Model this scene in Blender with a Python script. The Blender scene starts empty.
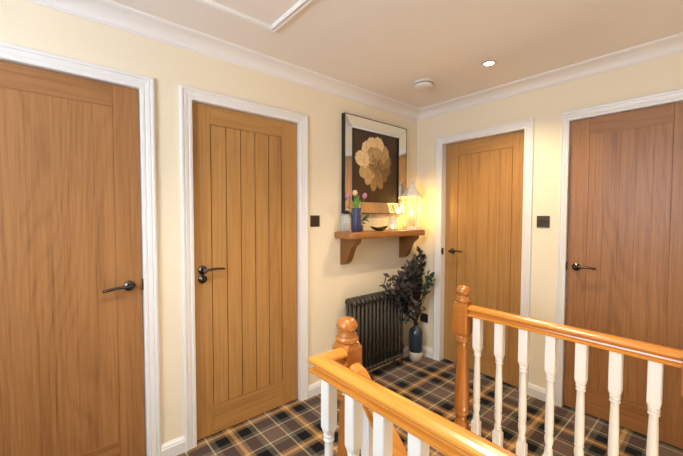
import bpy, bmesh, math, random
from mathutils import Vector, Matrix
random.seed(7)
PI = math.pi
sc = bpy.context.scene
COL = sc.collection

# ------------------------------------------------------------------ helpers
class MB:
    """collects geometry in world coordinates, builds one mesh object"""
    def __init__(self): self.bm = bmesh.new()
    def face(self, pts, smooth=False):
        f = self.bm.faces.new([self.bm.verts.new(p) for p in pts]); f.smooth = smooth; return self
    def box(self, a, b, bevel=0, seg=2):
        x0, x1 = sorted((a[0], b[0])); y0, y1 = sorted((a[1], b[1])); z0, z1 = sorted((a[2], b[2]))
        vs = [self.bm.verts.new(p) for p in ((x0,y0,z0),(x1,y0,z0),(x1,y1,z0),(x0,y1,z0),(x0,y0,z1),(x1,y0,z1),(x1,y1,z1),(x0,y1,z1))]
        fs = [self.bm.faces.new([vs[i] for i in q]) for q in ((3,2,1,0),(4,5,6,7),(0,1,5,4),(1,2,6,5),(2,3,7,6),(3,0,4,7))]
        if bevel:
            es = set(e for f in fs for e in f.edges)
            r = bmesh.ops.bevel(self.bm, geom=list(es), offset=bevel, segments=seg, affect='EDGES', profile=.5)
        return self
    def lathe(self, prof, c=(0,0,0), n=24, axis=Vector((0,0,1)), smooth=True, rot=0, cap=True):
        """prof: list of (r, h) along axis"""
        axis = Vector(axis).normalized()
        u = axis.orthogonal().normalized() if abs(axis.z) < .99 else Vector((1,0,0)); v = axis.cross(u)
        c = Vector(c); rings = []
        for r, h in prof:
            if r < 1e-6: rings.append([self.bm.verts.new(c + axis*h)])
            else: rings.append([self.bm.verts.new(c + axis*h + (u*math.cos(2*PI*i/n+rot) + v*math.sin(2*PI*i/n+rot))*r) for i in range(n)])
        for A, B in zip(rings, rings[1:]):
            for i in range(n):
                j = (i+1) % n
                if len(A) == 1 and len(B) == 1: continue
                if len(A) == 1: f = self.bm.faces.new((A[0], B[i], B[j]))
                elif len(B) == 1: f = self.bm.faces.new((A[i], A[j], B[0]))
                else: f = self.bm.faces.new((A[i], A[j], B[j], B[i]))
                f.smooth = smooth
        if cap:
            if len(rings[0]) > 2: self.bm.faces.new(rings[0][::-1])
            if len(rings[-1]) > 2: self.bm.faces.new(rings[-1])
        return self
    def tube(self, pts, r, n=10, smooth=True, flat=None):
        """tube along pts; r scalar or list; flat = squash factor of second axis"""
        pts = [Vector(p) for p in pts]; m = len(pts)
        rs = r if isinstance(r, (list, tuple)) else [r]*m
        rings = []; u = None
        for k, p in enumerate(pts):
            t = (pts[min(k+1, m-1)] - pts[max(k-1, 0)]).normalized()
            if u is None: u = t.orthogonal().normalized() if abs(t.z) > .9 else t.cross(Vector((0,0,1))).normalized()
            u = (u - t*u.dot(t)).normalized(); v = t.cross(u)
            fl = flat or 1
            rings.append([self.bm.verts.new(p + (u*math.cos(2*PI*i/n) + v*fl*math.sin(2*PI*i/n))*rs[k]) for i in range(n)])
        for A, B in zip(rings, rings[1:]):
            for i in range(n):
                j = (i+1) % n; f = self.bm.faces.new((A[i], A[j], B[j], B[i])); f.smooth = smooth
        self.bm.faces.new(rings[0][::-1]); self.bm.faces.new(rings[-1])
        return self
    def loft(self, loops, closed_prof=True, smooth=False, cap=True):
        """loops: list of point loops of equal length"""
        rings = [[self.bm.verts.new(p) for p in L] for L in loops]; n = len(rings[0])
        for A, B in zip(rings, rings[1:]):
            for i in range(n if closed_prof else n-1):
                j = (i+1) % n; f = self.bm.faces.new((A[i], A[j], B[j], B[i])); f.smooth = smooth
        if cap and closed_prof:
            self.bm.faces.new(rings[0][::-1]); self.bm.faces.new(rings[-1])
        return self
    def prism(self, outline, d):
        """flat outline (points) extruded by vector d"""
        d = Vector(d); a = [Vector(p) for p in outline]
        return self.loft([a, [p + d for p in a]])
    def build(self, name, mat, parent=None, loc=None, bevel=0, subsurf=0, recalc=True, solid=0):
        if recalc: bmesh.ops.recalc_face_normals(self.bm, faces=self.bm.faces[:])
        o = Vector((0,0,0))
        p = parent
        while p is not None: o += p.location; p = p.parent
        if parent is None and loc is not None: o = Vector(loc)
        me = bpy.data.meshes.new(name)
        bmesh.ops.translate(self.bm, verts=self.bm.verts[:], vec=-o)
        self.bm.to_mesh(me); self.bm.free()
        ob = bpy.data.objects.new(name, me); COL.objects.link(ob)
        me.materials.append(mat)
        if parent is not None: ob.parent = parent
        elif loc is not None: ob.location = loc
        if solid:
            m = ob.modifiers.new('s', 'SOLIDIFY'); m.thickness = solid; m.offset = 0
        if bevel:
            m = ob.modifiers.new('b', 'BEVEL'); m.width = bevel; m.segments = 2; m.limit_method = 'ANGLE'; m.angle_limit = math.radians(40)
        if subsurf:
            m = ob.modifiers.new('u', 'SUBSURF'); m.levels = subsurf; m.render_levels = subsurf
        return ob

def thing(name, label, cat, loc=(0,0,0), group=None, kind=None):
    o = bpy.data.objects.new(name, None); COL.objects.link(o); o.location = loc; o.empty_display_size = .05
    if label: o['label'] = label
    if cat: o['category'] = cat
    if group: o['group'] = group
    if kind: o['kind'] = kind
    return o
def tag(o, label, cat, group=None):
    o['label'] = label; o['category'] = cat
    if group: o['group'] = group
    return o
def struct(o, label=None):
    o['kind'] = 'structure'
    if label: o['label'] = label
    return o
def dup(root, loc, label, group=None):
    r = root.copy(); COL.objects.link(r); r.location = loc; r['label'] = label
    if group: r['group'] = group
    def kids(src, dst):
        for ch in list(src.children):
            if ch.name in seen: continue
            c = ch.copy(); seen.add(c.name); COL.objects.link(c); c.parent = dst; kids(ch, c)
    seen = set(); kids(root, r)
    return r

# ------------------------------------------------------------------ materials
class NT:
    def __init__(s, name):
        s.m = bpy.data.materials.new(name); s.m.use_nodes = True; s.t = s.m.node_tree; s.b = s.t.nodes['Principled BSDF']
    def n(s, kind, **kw):
        nd = s.t.nodes.new('ShaderNode'+kind)
        for k, v in kw.items():
            if k in nd.inputs: nd.inputs[k].default_value = v
            else: setattr(nd, k, v)
        return nd
    def l(s, a, b): s.t.links.new(a, b)
    def math(s, op, a, b=None, c=None):
        nd = s.t.nodes.new('ShaderNodeMath'); nd.operation = op
        for i, x in enumerate((a, b, c)):
            if x is None: continue
            if isinstance(x, (int, float)): nd.inputs[i].default_value = x
            else: s.l(x, nd.inputs[i])
        return nd.outputs[0]
    def ramp(s, fac, stops, interp='LINEAR'):
        r = s.t.nodes.new('ShaderNodeValToRGB'); r.color_ramp.interpolation = interp; e = r.color_ramp.elements
        while len(e) < len(stops): e.new(.5)
        for el, (p, c) in zip(e, stops): el.position = p; el.color = (*c[:3], 1)
        s.l(fac, r.inputs[0]); return r.outputs[0]
    def mix(s, fac, a, b, mode='MIX'):
        nd = s.t.nodes.new('ShaderNodeMix'); nd.data_type = 'RGBA'; nd.blend_type = mode
        for i, x in ((0, fac), (6, a), (7, b)):
            if isinstance(x, (int, float)): nd.inputs[i].default_value = x
            elif isinstance(x, (tuple, list)): nd.inputs[i].default_value = (*x[:3], 1)
            else: s.l(x, nd.inputs[i])
        return nd.outputs[2]

def plain(name, col, rough=.5, metal=0, spec=.5, coat=0, bump=0, bscale=200, var=0, **kw):
    t = NT(name); b = t.b
    b.inputs['Base Color'].default_value = (*col, 1); b.inputs['Roughness'].default_value = rough
    b.inputs['Metallic'].default_value = metal; b.inputs['Specular IOR Level'].default_value = spec
    b.inputs['Coat Weight'].default_value = coat; b.inputs['Coat Roughness'].default_value = .15
    for k, v in kw.items(): b.inputs[k.replace('_', ' ')].default_value = v
    nz = t.n('TexNoise', Scale=bscale, Detail=3.0); tc = t.n('TexCoord'); t.l(tc.outputs['Object'], nz.inputs['Vector'])
    if bump:
        bp = t.n('Bump', Strength=bump, Distance=.002); t.l(nz.outputs['Fac'], bp.inputs['Height']); t.l(bp.outputs[0], b.inputs['Normal'])
    v = var or .03
    c = t.ramp(nz.outputs['Fac'], [(.3, [x*(1-v) for x in col]), (.7, [min(1, x*(1+v)) for x in col])])
    t.l(c, b.inputs['Base Color'])
    return t.m

def wood(name, axis, light, dark, rough=.38, coat=.15, fine=1.0, cath=.5, world=True, scale=1.0):
    """grain running along axis 'x','y' or 'z'"""
    t = NT(name)
    src = t.n('NewGeometry').outputs['Position'] if world else t.n('TexCoord').outputs['Object']
    sx = t.n('SeparateXYZ'); t.l(src, sx.inputs[0]); X, Y, Z = sx.outputs
    if axis == 'z': across, along = t.math('ADD', X, Y), Z
    elif axis == 'x': across, along = t.math('ADD', Z, Y), X
    else: across, along = t.math('ADD', Z, X), Y
    def field(sa, sl, off, detail=4.0, rough_=.55):
        cb = t.n('CombineXYZ'); t.l(t.math('MULTIPLY', across, sa*scale), cb.inputs[0]); t.l(t.math('MULTIPLY', along, sl*scale), cb.inputs[1]); cb.inputs[2].default_value = off
        nz = t.n('TexNoise', Scale=1.0, Detail=detail, Roughness=rough_); t.l(cb.outputs[0], nz.inputs['Vector']); return nz.outputs['Fac']
    warp = field(3.2, .55, 2.3, 2.0, .4)
    ph = t.math('ADD', t.math('MULTIPLY', across, 120.0), t.math('MULTIPLY', warp, 95.0))
    ring = t.math('MULTIPLY_ADD', t.math('SINE', ph), .5, .5)
    ring = t.math('POWER', ring, 3.0)
    n1 = field(70, 1.3, 1.1, 5.0, .6); n2 = field(420, 7, 4.4, 3.0, .6); n3 = field(7, .25, 8.8, 1.0)
    f = t.math('ADD', t.math('MULTIPLY', n1, .50), t.math('MULTIPLY', n2, .34*fine))
    f = t.math('ADD', f, t.math('MULTIPLY', n3, .25))
    f = t.math('SUBTRACT', f, t.math('MULTIPLY', ring, .11*cath))
    m0 = .375+.17*fine*1.0; m0 = .25+.17*fine+.125-.035*cath
    mid = [(a*.62+b*.38) for a, b in zip(light, dark)]
    c = t.ramp(f, [(m0-.15, dark), (m0, mid), (m0+.13, light)])
    t.l(c, t.b.inputs['Base Color'])
    t.b.inputs['Roughness'].default_value = rough
    t.b.inputs['Coat Weight'].default_value = coat; t.b.inputs['Coat Roughness'].default_value = .25
    bp = t.n('Bump', Strength=.10, Distance=.0012); t.l(n2, bp.inputs['Height']); t.l(bp.outputs[0], t.b.inputs['Normal'])
    return t.m

OAK_L, OAK_D = (.52, .270, .080), (.34, .155, .042)
BRN_L, BRN_D = (.42, .192, .062), (.25, .102, .030)
M = {}
for ax in 'xyz': M['oak_'+ax] = wood('oak_'+ax, ax, OAK_L, OAK_D, cath=.35, rough=.42, coat=.06)
for ax in 'xyz': M['brown_'+ax] = wood('brown_oak_'+ax, ax, BRN_L, BRN_D, cath=.35, rough=.42, coat=.06)
M['oak_crown'] = wood('oak_crown_cut', 'z', BRN_L, BRN_D, cath=.62, rough=.42, coat=.06, fine=1.3)
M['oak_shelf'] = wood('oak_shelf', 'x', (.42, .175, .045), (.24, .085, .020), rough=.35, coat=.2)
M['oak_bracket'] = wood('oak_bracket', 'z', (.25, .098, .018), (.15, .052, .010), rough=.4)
PL, PD = (.72, .30, .045), (.56, .20, .024); NL, ND = (.46, .165, .026), (.34, .105, .014)
M['pine_newel'] = wood('varnished_pine_newel', 'z', NL, ND, rough=.22, coat=.4, cath=.5, fine=.4)
for ax in 'yz': M['pine_'+ax] = wood('varnished_pine_'+ax, ax, PL, PD, rough=.22, coat=.5, cath=.7, fine=.4)
M['pine_x'] = wood('varnished_pine_x', 'x', PL, PD, rough=.22, coat=.5, cath=.7, fine=.4)
M['wall'] = plain('cream_wall_paint', (.88, .775, .585), .72, bump=.10, bscale=260, var=.012, spec=.3)
M['ceil'] = plain('ceiling_paint', (.86, .80, .74), .8, bump=.08, bscale=180, var=.012, spec=.2)
M['white'] = plain('white_gloss_paint', (.83, .81, .78), .3, spec=.5, var=.01)
M['coving'] = plain('coving_paint', (.86, .82, .79), .6, var=.01, spec=.3)
M['spindle'] = plain('white_spindle_paint', (.80, .77, .71), .32, var=.015)
M['bronze'] = plain('black_nickel', (.10, .085, .075), .24, metal=1.0)
M['switch'] = plain('antique_brass_dark', (.085, .060, .038), .38, metal=.7)
M['rocker'] = plain('dark_rocker', (.03, .022, .018), .35)
M['chrome'] = plain('chrome', (.6, .58, .55), .18, metal=1)
M['blackp'] = plain('black_plastic', (.012, .012, .012), .4)
M['rad'] = plain('raw_metal_radiator', (.055, .046, .033), .5, metal=.2, spec=.5)
M['alarm'] = plain('white_plastic', (.80, .74, .68), .45)
M['mirror'] = plain('bevelled_mirror', (.86, .84, .80), .03, metal=1, var=.001)
M['mframe'] = plain('black_frame_edge', (.010, .009, .008), .35)
M['art'] = plain('sepia_print', (.060, .034, .016), .33, spec=.4, var=.25, bscale=6)
M['navy'] = plain('navy_glaze', (.040, .046, .115), .45, coat=.1, var=.2, bscale=40)
M['petrol'] = plain('teal_grey_glaze', (.020, .036, .055), .22, coat=.6, var=.35, bscale=18)
M['stone'] = plain('pale_stoneware', (.50, .44, .36), .6, var=.08)
M['tulip_pink'] = plain('pink_petal', (.62, .26, .38), .5, var=.15, bscale=60)
M['tulip_cream'] = plain('cream_petal', (.85, .66, .36), .5, var=.1, bscale=60)
M['leafg'] = plain('tulip_leaf', (.13, .30, .05), .45, var=.3, bscale=30)
M['darkleaf'] = plain('dark_olive_leaf', (.040, .036, .028), .5, var=.5, bscale=12)
M['purpleleaf'] = plain('dusky_purple_leaf', (.080, .060, .058), .55, var=.4, bscale=14)
M['greenleaf'] = plain('eucalyptus_leaf', (.055, .10, .045), .5, var=.3, bscale=14)
M['greyleaf'] = plain('silver_leaf', (.28, .26, .22), .6, var=.3, bscale=30)
M['stem'] = plain('brown_stem', (.06, .04, .025), .6)
M['wax'] = plain('ivory_candle', (.85, .70, .42), .5, var=.02)
M['lantern'] = plain('distressed_white_metal', (.72, .66, .58), .45, var=.15, bscale=60)
M['bowl'] = plain('dark_bronze_dish', (.05, .035, .022), .35, metal=.4)
M['soil'] = plain('dark_inside', (.01, .01, .01), .9)

def glass(name, tint, alpha=.25, rough=.05):
    t = NT(name); b = t.b
    b.inputs['Base Color'].default_value = (*tint, 1); b.inputs['Roughness'].default_value = rough
    b.inputs['Alpha'].default_value = alpha; b.inputs['Specular IOR Level'].default_value = .8
    return t.m
M['glass'] = glass('clear_glass', (.85, .88, .86), .22)
M['lglass'] = glass('lantern_glass', (.95, .9, .8), .05)
M['frost'] = glass('ribbed_glass', (.80, .76, .66), .55, .2)
M['wglass'] = glass('window_glass', (.9, .95, 1), .06)

def emit(name, col, s):
    t = NT(name); t.b.inputs['Base Color'].default_value = (*col, 1)
    t.b.inputs['Emission Color'].default_value = (*col, 1); t.b.inputs['Emission Strength'].default_value = s
    return t.m
M['lamp'] = emit('downlight_lens', (1, .86, .62), 14)
M['flame'] = emit('led_flame', (1, .62, .20), 35)

def tartan():
    t = NT('tartan_carpet'); pos = t.n('NewGeometry').outputs['Position']
    sx = t.n('SeparateXYZ'); t.l(pos, sx.inputs[0])
    P = .409
    BLK = (.003, .003, .005); GRY = (.130, .118, .088); BRN = (.175, .105, .080); ORG = (.72, .42, .15); CRM = (.66, .56, .36); TAN = (.27, .155, .070)
    # distance from the centre of a dark pair, 0..1 over half a period
    def axis(o, c0):
        u = t.math('MULTIPLY_ADD', o, 1/P, -c0/P)
        u = t.math('ADD', u, 100.5)
        u = t.math('FRACT', u)
        u = t.math('ABSOLUTE', t.math('SUBTRACT', u, .5))   # 0 at pair centre, .5 between
        u = t.math('MULTIPLY', u, 2.0)
        h = P/2
        st = [(0, ORG), (.011/h, TAN), (.034/h, BLK), (.105/h, GRY), (.138/h, CRM), (.147/h, BRN), (.196/h, GRY), (.9999, GRY)]
        soft = []; e = .0035/h
        for k, (q, c) in enumerate(st[:-1]):
            q2 = st[k+1][0]; soft += [(q+(e*.4 if k else 0), c), (q2-e*.4, c)]
        return t.ramp(u, soft, 'LINEAR')
    a = axis(sx.outputs[0], -.29); b = axis(sx.outputs[1], -.416)
    # twill weave: fine diagonal alternation of warp and weft
    d = t.math('FRACT', t.math('MULTIPLY', t.math('ADD', sx.outputs[0], sx.outputs[1]), 1/.0068))
    sel = t.math('GREATER_THAN', d, .5)
    c = t.mix(sel, a, b)
    avg = t.mix(.5, a, b)
    c = t.mix(.75, c, avg)
    nz = t.n('TexNoise', Scale=420.0, Detail=2.0); t.l(pos, nz.inputs['Vector'])
    v = t.ramp(nz.outputs['Fac'], [(.3, (.72, .72, .72)), (.7, (1.2, 1.2, 1.2))])
    c = t.mix(1.0, c, v, 'MULTIPLY')
    t.l(c, t.b.inputs['Base Color']); t.b.inputs['Roughness'].default_value = .95; t.b.inputs['Specular IOR Level'].default_value = .1
    t.b.inputs['Sheen Weight'].default_value = .08
    bp = t.n('Bump', Strength=.5, Distance=.004); t.l(nz.outputs['Fac'], bp.inputs['Height']); t.l(bp.outputs[0], t.b.inputs['Normal'])
    return t.m
M['carpet'] = tartan()

# ------------------------------------------------------------------ room constants (metres); corner of the two walls at the origin
H = 2.377
XL, YB = -3.9, -3.3          # left wall, back wall
OPEN = 2.032                 # top of door openings
class Frame:
    def __init__(s, w): s.w = w
    def __call__(s, a, d, z): return Vector((a, -d, z)) if s.w == 'A' else Vector((-d, -a, z))
FA, FB = Frame('A'), Frame('B')

def wall_mesh(mapf, a0, a1, holes, t=.12, top=None):
    """holes: (a0,a1,z0,z1), mapf(a,d,z); wall occupies d in [-t,0]"""
    mb = MB(); top = top or H+.05
    cuts = sorted(holes); x = a0
    def bx(p, q, z0, z1):
        A = mapf(p, 0, z0); B = mapf(q, -t, z1); mb.box(A, B)
    for (p, q, z0, z1) in cuts:
        if p > x: bx(x, p, -.05, top)
        if z0 > -.05: bx(p, q, -.05, z0)
        bx(p, q, z1, top); x = q
    bx(x, a1, -.05, top)
    return mb

D1 = (-3.15, -2.384); D2 = (-2.125, -1.390); D3 = (.288, .998); D4 = (1.292, 1.925)
wA = wall_mesh(FA, XL-.12, 0.12, [(D1[0]-.02, D1[1]+.02, -.05, OPEN+.02), (D2[0]-.02, D2[1]+.02, -.05, OPEN+.02)])
struct(wA.build('wall_left', M['wall']))
wB = wall_mesh(FB, 0, -YB+.12, [(D3[0]-.02, D3[1]+.02, -.05, OPEN+.02), (D4[0]-.02, D4[1]+.02, -.05, OPEN+.02)])
struct(wB.build('wall_right', M['wall']))
# behind the camera: left side wall with a window, back wall
WIN = (-1.95, -.70, 1.15, 2.15)
mb = MB()
for (y0, y1, z0, z1) in ((YB-.12, WIN[0], -.05, H+.05), (WIN[1], 0, -.05, H+.05), (WIN[0], WIN[1], -.05, WIN[2]), (WIN[0], WIN[1], WIN[3], H+.05)):
    mb.box((XL-.12, y0, z0), (XL, y1, z1))
struct(mb.build('wall_side', M['wall']))
struct(MB().box((XL-.12, YB-.12, -2.2), (.12, YB, H+.05)).build('wall_back', M['wall']))
struct(MB().box((XL-.12, YB-.12, H), (.12, .12, H+.06)).build('ceiling', M['ceil']))

# floor with the stairwell opening
SX0, SX1, SY = -1.985, -1.035, -1.145
mb = MB()
mb.box((XL, SY, -.2), (.0, .0, 0)); mb.box((XL, YB, -.2), (SX0, SY, 0)); mb.box((SX1, YB, -.2), (0, SY, 0))
mb.box((D1[0], 0, -.2), (D1[1], .12, -.001)); mb.box((D2[0], 0, -.2), (D2[1], .12, -.001))
mb.box((0, -D3[0], -.2), (.12, -D3[1], -.001)); mb.box((0, -D4[0], -.2), (.12, -D4[1], -.001))
struct(mb.build('floor', M['carpet']))
# stairwell shaft
mb = MB(); mb.box((SX0-.1, YB, -2.2), (SX0, SY+.1, -.2)); mb.box((SX1, YB, -2.2), (SX1+.1, SY+.1, -.2)); mb.box((SX0-.1, SY, -2.2), (SX1+.1, SY+.1, -.2))
struct(mb.build('wall_stairwell', M['wall']))
mb = MB()
for (x) in (SX0, SX1): mb.box((x, YB, -.24), (x+(.018 if x == SX0 else -.018), SY, .0))
mb.box((SX0+.018, SY, -.24), (SX1-.018, SY-.018, -.012))
struct(mb.build('trim_1', M['white']))
# staircase going down away from the landing
t = thing('staircase', 'tartan carpeted stairs going down between the two balustrades', 'staircase', (-1.5, SY-.02, -.21))
RS, GO = .21, .20
mb = MB(); n = 9; prof = []
y, z = SY-.02, 0
for k in range(n):
    z1 = -RS*(k+1); y0 = SY-.02-GO*k; y1 = y0-GO
    mb.box((SX0+.045, y0, z1-.12), (SX1-.045, y1-.02, z1))
    mb.box((SX0+.045, y1-.0, z1-.25), (SX1-.045, y1+.018, z1-.12))
mb.build('treads', M['carpet'], t)
for sx, w in ((SX0+.02, .022), (SX1-.02, -.022)):
    MB().prism([(sx, SY-.02, -.02), (sx, SY-.02, -.46), (sx, SY-.02-GO*n, -.46-RS*n), (sx, SY-.02-GO*n, -.02-RS*n)], (w, 0, 0)).build('string', M['white'], t)

# ------------------------------------------------------------------ coving, skirting, architraves
def sweep_A(mb, prof, a0, a1, F, m0=0, m1=0):
    """prof: list (d,z); extends a0..a1 with mitre: offset m*d at ends"""
    mb.loft([[F(a0+m0*d, d, z) for d, z in prof], [F(a1+m1*d, d, z) for d, z in prof]])
cp = [(0, H-.070), (.006, H-.070), (.009, H-.064), (.014, H-.062)]
for i in range(9):
    a = PI/2*i/8; cp.append((.014+.080*(1-math.cos(a)), H-.062+.050*math.sin(a)))
cp += [(.097, H-.009), (.106, H-.008), (.108, H), (0, H)]
mb = MB(); sweep_A(mb, cp, XL, 0, FA, 1, -1); sweep_A(mb, cp, 0, -YB, FB, 1, -1)
FL = lambda a, d, z: Vector((XL+d, a, z)); FK = lambda a, d, z: Vector((a, YB+d, z))
sweep_A(mb, cp, YB, 0, FL, 1, -1); sweep_A(mb, cp, XL, 0, FK, 1, -1)
struct(mb.build('trim_2', M['coving']))
SK = .088
sp = [(0, 0), (.018, 0), (.018, SK-.026), (.0145, SK-.022), (.0145, SK-.018), (.012, SK-.010), (.007, SK-.005), (.006, SK), (0, SK)]
AR = .066
AR4L = .050
def skirt(name, segs):
    mb = MB()
    for a0, a1, F, m0, m1 in segs: sweep_A(mb, sp, a0, a1, F, m0, m1)
    return struct(mb.build(name, M['white']))
skirt('baseboard_left', [(XL, D1[0]-AR, FA, 1, 0), (D1[1]+AR, D2[0]-AR, FA, 0, 0), (D2[1]+AR, 0, FA, 0, -1)])
skirt('baseboard_right', [(0, D3[0]-AR, FB, 1, 0), (D3[1]+AR, D4[0]-AR4L, FB, 0, 0), (D4[1]+AR, -YB, FB, 0, 0)])
skirt('baseboard_side', [(YB, 0, FL, 0, -1)])
skirt('baseboard_back', [(XL, SX0-.05, FK, 1, 0), (SX1+.05, 0, FK, 0, 0)])

def archprof(w):
    k = w/.066
    return [(0, 0), (0, .010), (.002, .0125), (.010, .0145), (.018, .0145), (.020, .0120), (.022, .0120), (.026, .0145), (.036, .0170), (.043, .0180), (.045, .0155), (.047, .0155), (.050, .0200), (.057, .0215), (.063, .0200), (.066, .0160), (.066, 0)]
def architrave(name, F, a0, a1, wl=AR, wr=AR):
    mb = MB(); L = []
    pr = archprof(AR)
    def ring(pos): return [pos(o, d) for o, d in pr]
    kl, kr = wl/AR, wr/AR
    L.append(ring(lambda o, d: F(a0-o*kl, d, 0)))
    L.append(ring(lambda o, d: F(a0-o*kl, d, OPEN+o)))
    L.append(ring(lambda o, d: F(a1+o*kr, d, OPEN+o)))
    L.append(ring(lambda o, d: F(a1+o*kr, d, 0)))
    mb.loft(L)
    # lining and stop bead
    t_ = .02
    for (p, q) in ((a0-t_, a0-.0005), (a1+.0005, a1+t_)): mb.box(F(p, -.0005, 0), F(q, -.118, OPEN+t_))
    mb.box(F(a0-t_+.001, -.001, OPEN+.0005), F(a1+t_-.001, -.1175, OPEN+t_-.001))
    return struct(mb.build(name, M['white']))
architrave('trim_3', FA, *D1); architrave('trim_4', FA, *D2); architrave('trim_5', FB, *D3); architrave('trim_6', FB, *D4, wl=AR4L)

# ------------------------------------------------------------------ doors
def door(name, F, a0, a1, stl, boards, handle_a, handle_z, hdir, grain_h, rec=.016, swing=0, thumb=None, bottom=.19, toprail=.112, gw=.0022, gd=.0115, pm='oak_z', pe=.0025, sm='oak_z'):
    g = .003; s0, s1 = a0+g, a1-g; top = OPEN-g; bot = .008; th = .038
    root = thing(name, None, None, F(s1, -rec, 0), kind='structure')
    bl, br = stl
    if swing:
        c = Vector(F(s1, -rec, 0))
        rot = Matrix.Rotation(swing, 4, 'Z')
        def G(a, d, z):
            p = F(a, d, z); return c + rot @ (p - c)
    else: G = F
    def bx(mb, p, q, d0, d1, z0, z1):
        vs = [G(p, d0, z0), G(q, d0, z0), G(q, d1, z0), G(p, d1, z0)]
        mb.loft([vs, [v + Vector((0, 0, z1-z0)) for v in vs]])
    f = -rec
    mb = MB(); bx(mb, s0, bl-.0007, f, f-th, bot, top); mb.build('stile', M[sm], root, bevel=.0008)
    mb = MB(); bx(mb, br+.0007, s1, f, f-th, bot, top); mb.build('stile', M[sm], root, bevel=.0008)
    mb = MB(); bx(mb, bl, br, f, f-th, top-toprail, top); mb.build('rail', M[grain_h], root, bevel=.0008)
    mb = MB(); bx(mb, bl, br, f, f-th, bot, bottom); mb.build('rail', M[grain_h], root, bevel=.0008)
    # tongue and groove centre: boards with small gaps over a backing
    mb = MB(); edges = [bl+pe] + boards + [br-pe]; z0, z1 = bottom+.001, top-toprail-pe
    bx(mb, bl, br, f-gd, f-th+.004, bottom, top-toprail)
    for e0, e1 in zip(edges, edges[1:]):
        w = gw
        c_ = min(.0012, gd*.3); P = [(e0+w*.5, -gd), (e0+w*.5, -gd*.3), (e0+w*.5+c_, -.0006), (e1-w*.5-c_, -.0006), (e1-w*.5, -gd*.3), (e1-w*.5, -gd)]
        mb.loft([[G(a, f+d, z0) for a, d in P], [G(a, f+d, z1) for a, d in P]])
    mb.build('panel', M[pm], root)
    # lever handle
    ax = (G(0, 1, 0) - G(0, 0, 0)).normalized()
    hz = handle_z; ha = handle_a
    mb = MB(); mb.lathe([(.0265, 0), (.0265, .006), (.0250, .009), (.014, .0105), (.0115, .016), (.0105, .040), (.0125, .044), (.0125, .054), (.008, .057), (0, .0575)], G(ha, f, hz), 28, ax)
    h = mb.build('door_handle', M['bronze'], root); h['label'] = 'round rose with curved dark metal lever'
    L = .118; pts = [G(ha, f+.048, hz)]
    for i in range(1, 9):
        u = i/8; pts.append(G(ha+hdir*L*u, f+.048+.006*math.sin(u*PI)-.006*u, hz+.004*math.sin(u*PI)-.010*u*u+(0 if hdir < 0 else .012*u)))
    MB().tube(pts, [.0100, .0100, .0098, .0095, .0092, .009, .009, .009, .0085], 12, flat=.8).build('lever', M['bronze'], h)
    if thumb:
        mb = MB(); mb.lathe([(.0255, 0), (.0255, .006), (.024, .009), (.010, .010), (.009, .018), (0, .018)], G(ha, f, thumb), 28, ax)
        tt = mb.build('thumb_turn', M['bronze'], root)
        MB().box(G(ha-.0035, f+.017, thumb-.014), G(ha+.0035, f+.032, thumb+.014), .002).build('turn_knob', M['bronze'], tt)
    # keep / latch plate in the frame next to the handle
    return root
door('door_1', FA, D1[0], D1[1], (-2.993, -2.502), [-2.911, -2.829, -2.748, -2.666, -2.584], -2.446, .999, -1, 'brown_x', sm='brown_z', gw=.0009, gd=.0024, pm='oak_crown', pe=.0014)
door('door_2', FA, D2[0], D2[1], (-2.014, -1.522), [-1.917, -1.822, -1.722, -1.623], -2.070, 1.041, 1, 'oak_x', thumb=.987, rec=.022, gw=.0045)
door('door_3', FB, D3[0], D3[1], (.415, .902), [.512, .609, .706, .804], .374, 1.046, 1, 'oak_y', rec=.022, swing=math.radians(-3.0), gw=.0014)
door('door_4', FB, D4[0], D4[1], (1.405, 1.810), [1.486, 1.567, 1.648, 1.729], 1.350, 1.016, 1, 'brown_y', sm='brown_z', gw=.0010, gd=.0026, pm='oak_crown', pe=.0016)
def keep(F, a, z, s):
    o = MB().box(F(a, -.002, z-.03), F(a+s*.0035, -.030, z+.03)).box(F(a-.0005, .004, z-.009), F(a+s*.004, -.004, z+.009)).build('strike_plate', M['bronze'])
    return o
for F, a, z, s, w in ((FA, D1[1], 1.0, -1, 'far left door'), (FB, D4[0], 1.016, 1, 'far right door'), (FB, D3[0], 1.04, 1, 'slightly open middle door')):
    tag(keep(F, a, z, s), 'small dark latch strike plate in the frame of the '+w, 'strike plate')

# ------------------------------------------------------------------ window (behind the camera), in the side wall
y0, y1, z0, z1 = WIN
mb = MB()
for a, b in (((XL-.10, y0, z0), (XL-.04, y0+.06, z1)), ((XL-.10, y1-.06, z0), (XL-.04, y1, z1)), ((XL-.10, y0, z0), (XL-.04, y1, z0+.06)), ((XL-.10, y0, z1-.06), (XL-.04, y1, z1)), ((XL-.095, (y0+y1)/2-.025, z0), (XL-.045, (y0+y1)/2+.025, z1))): mb.box(a, b)
w = struct(mb.build('window_1', M['white']))
MB().box((XL-.075, y0+.05, z0+.05), (XL-.069, y1-.05, z1-.05)).build('pane', M['wglass'], w)
MB().box((XL-.04, y0-.04, z0-.03), (XL+.10, y1+.04, z0), .004).build('window_sill', M['white'], w)

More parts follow.
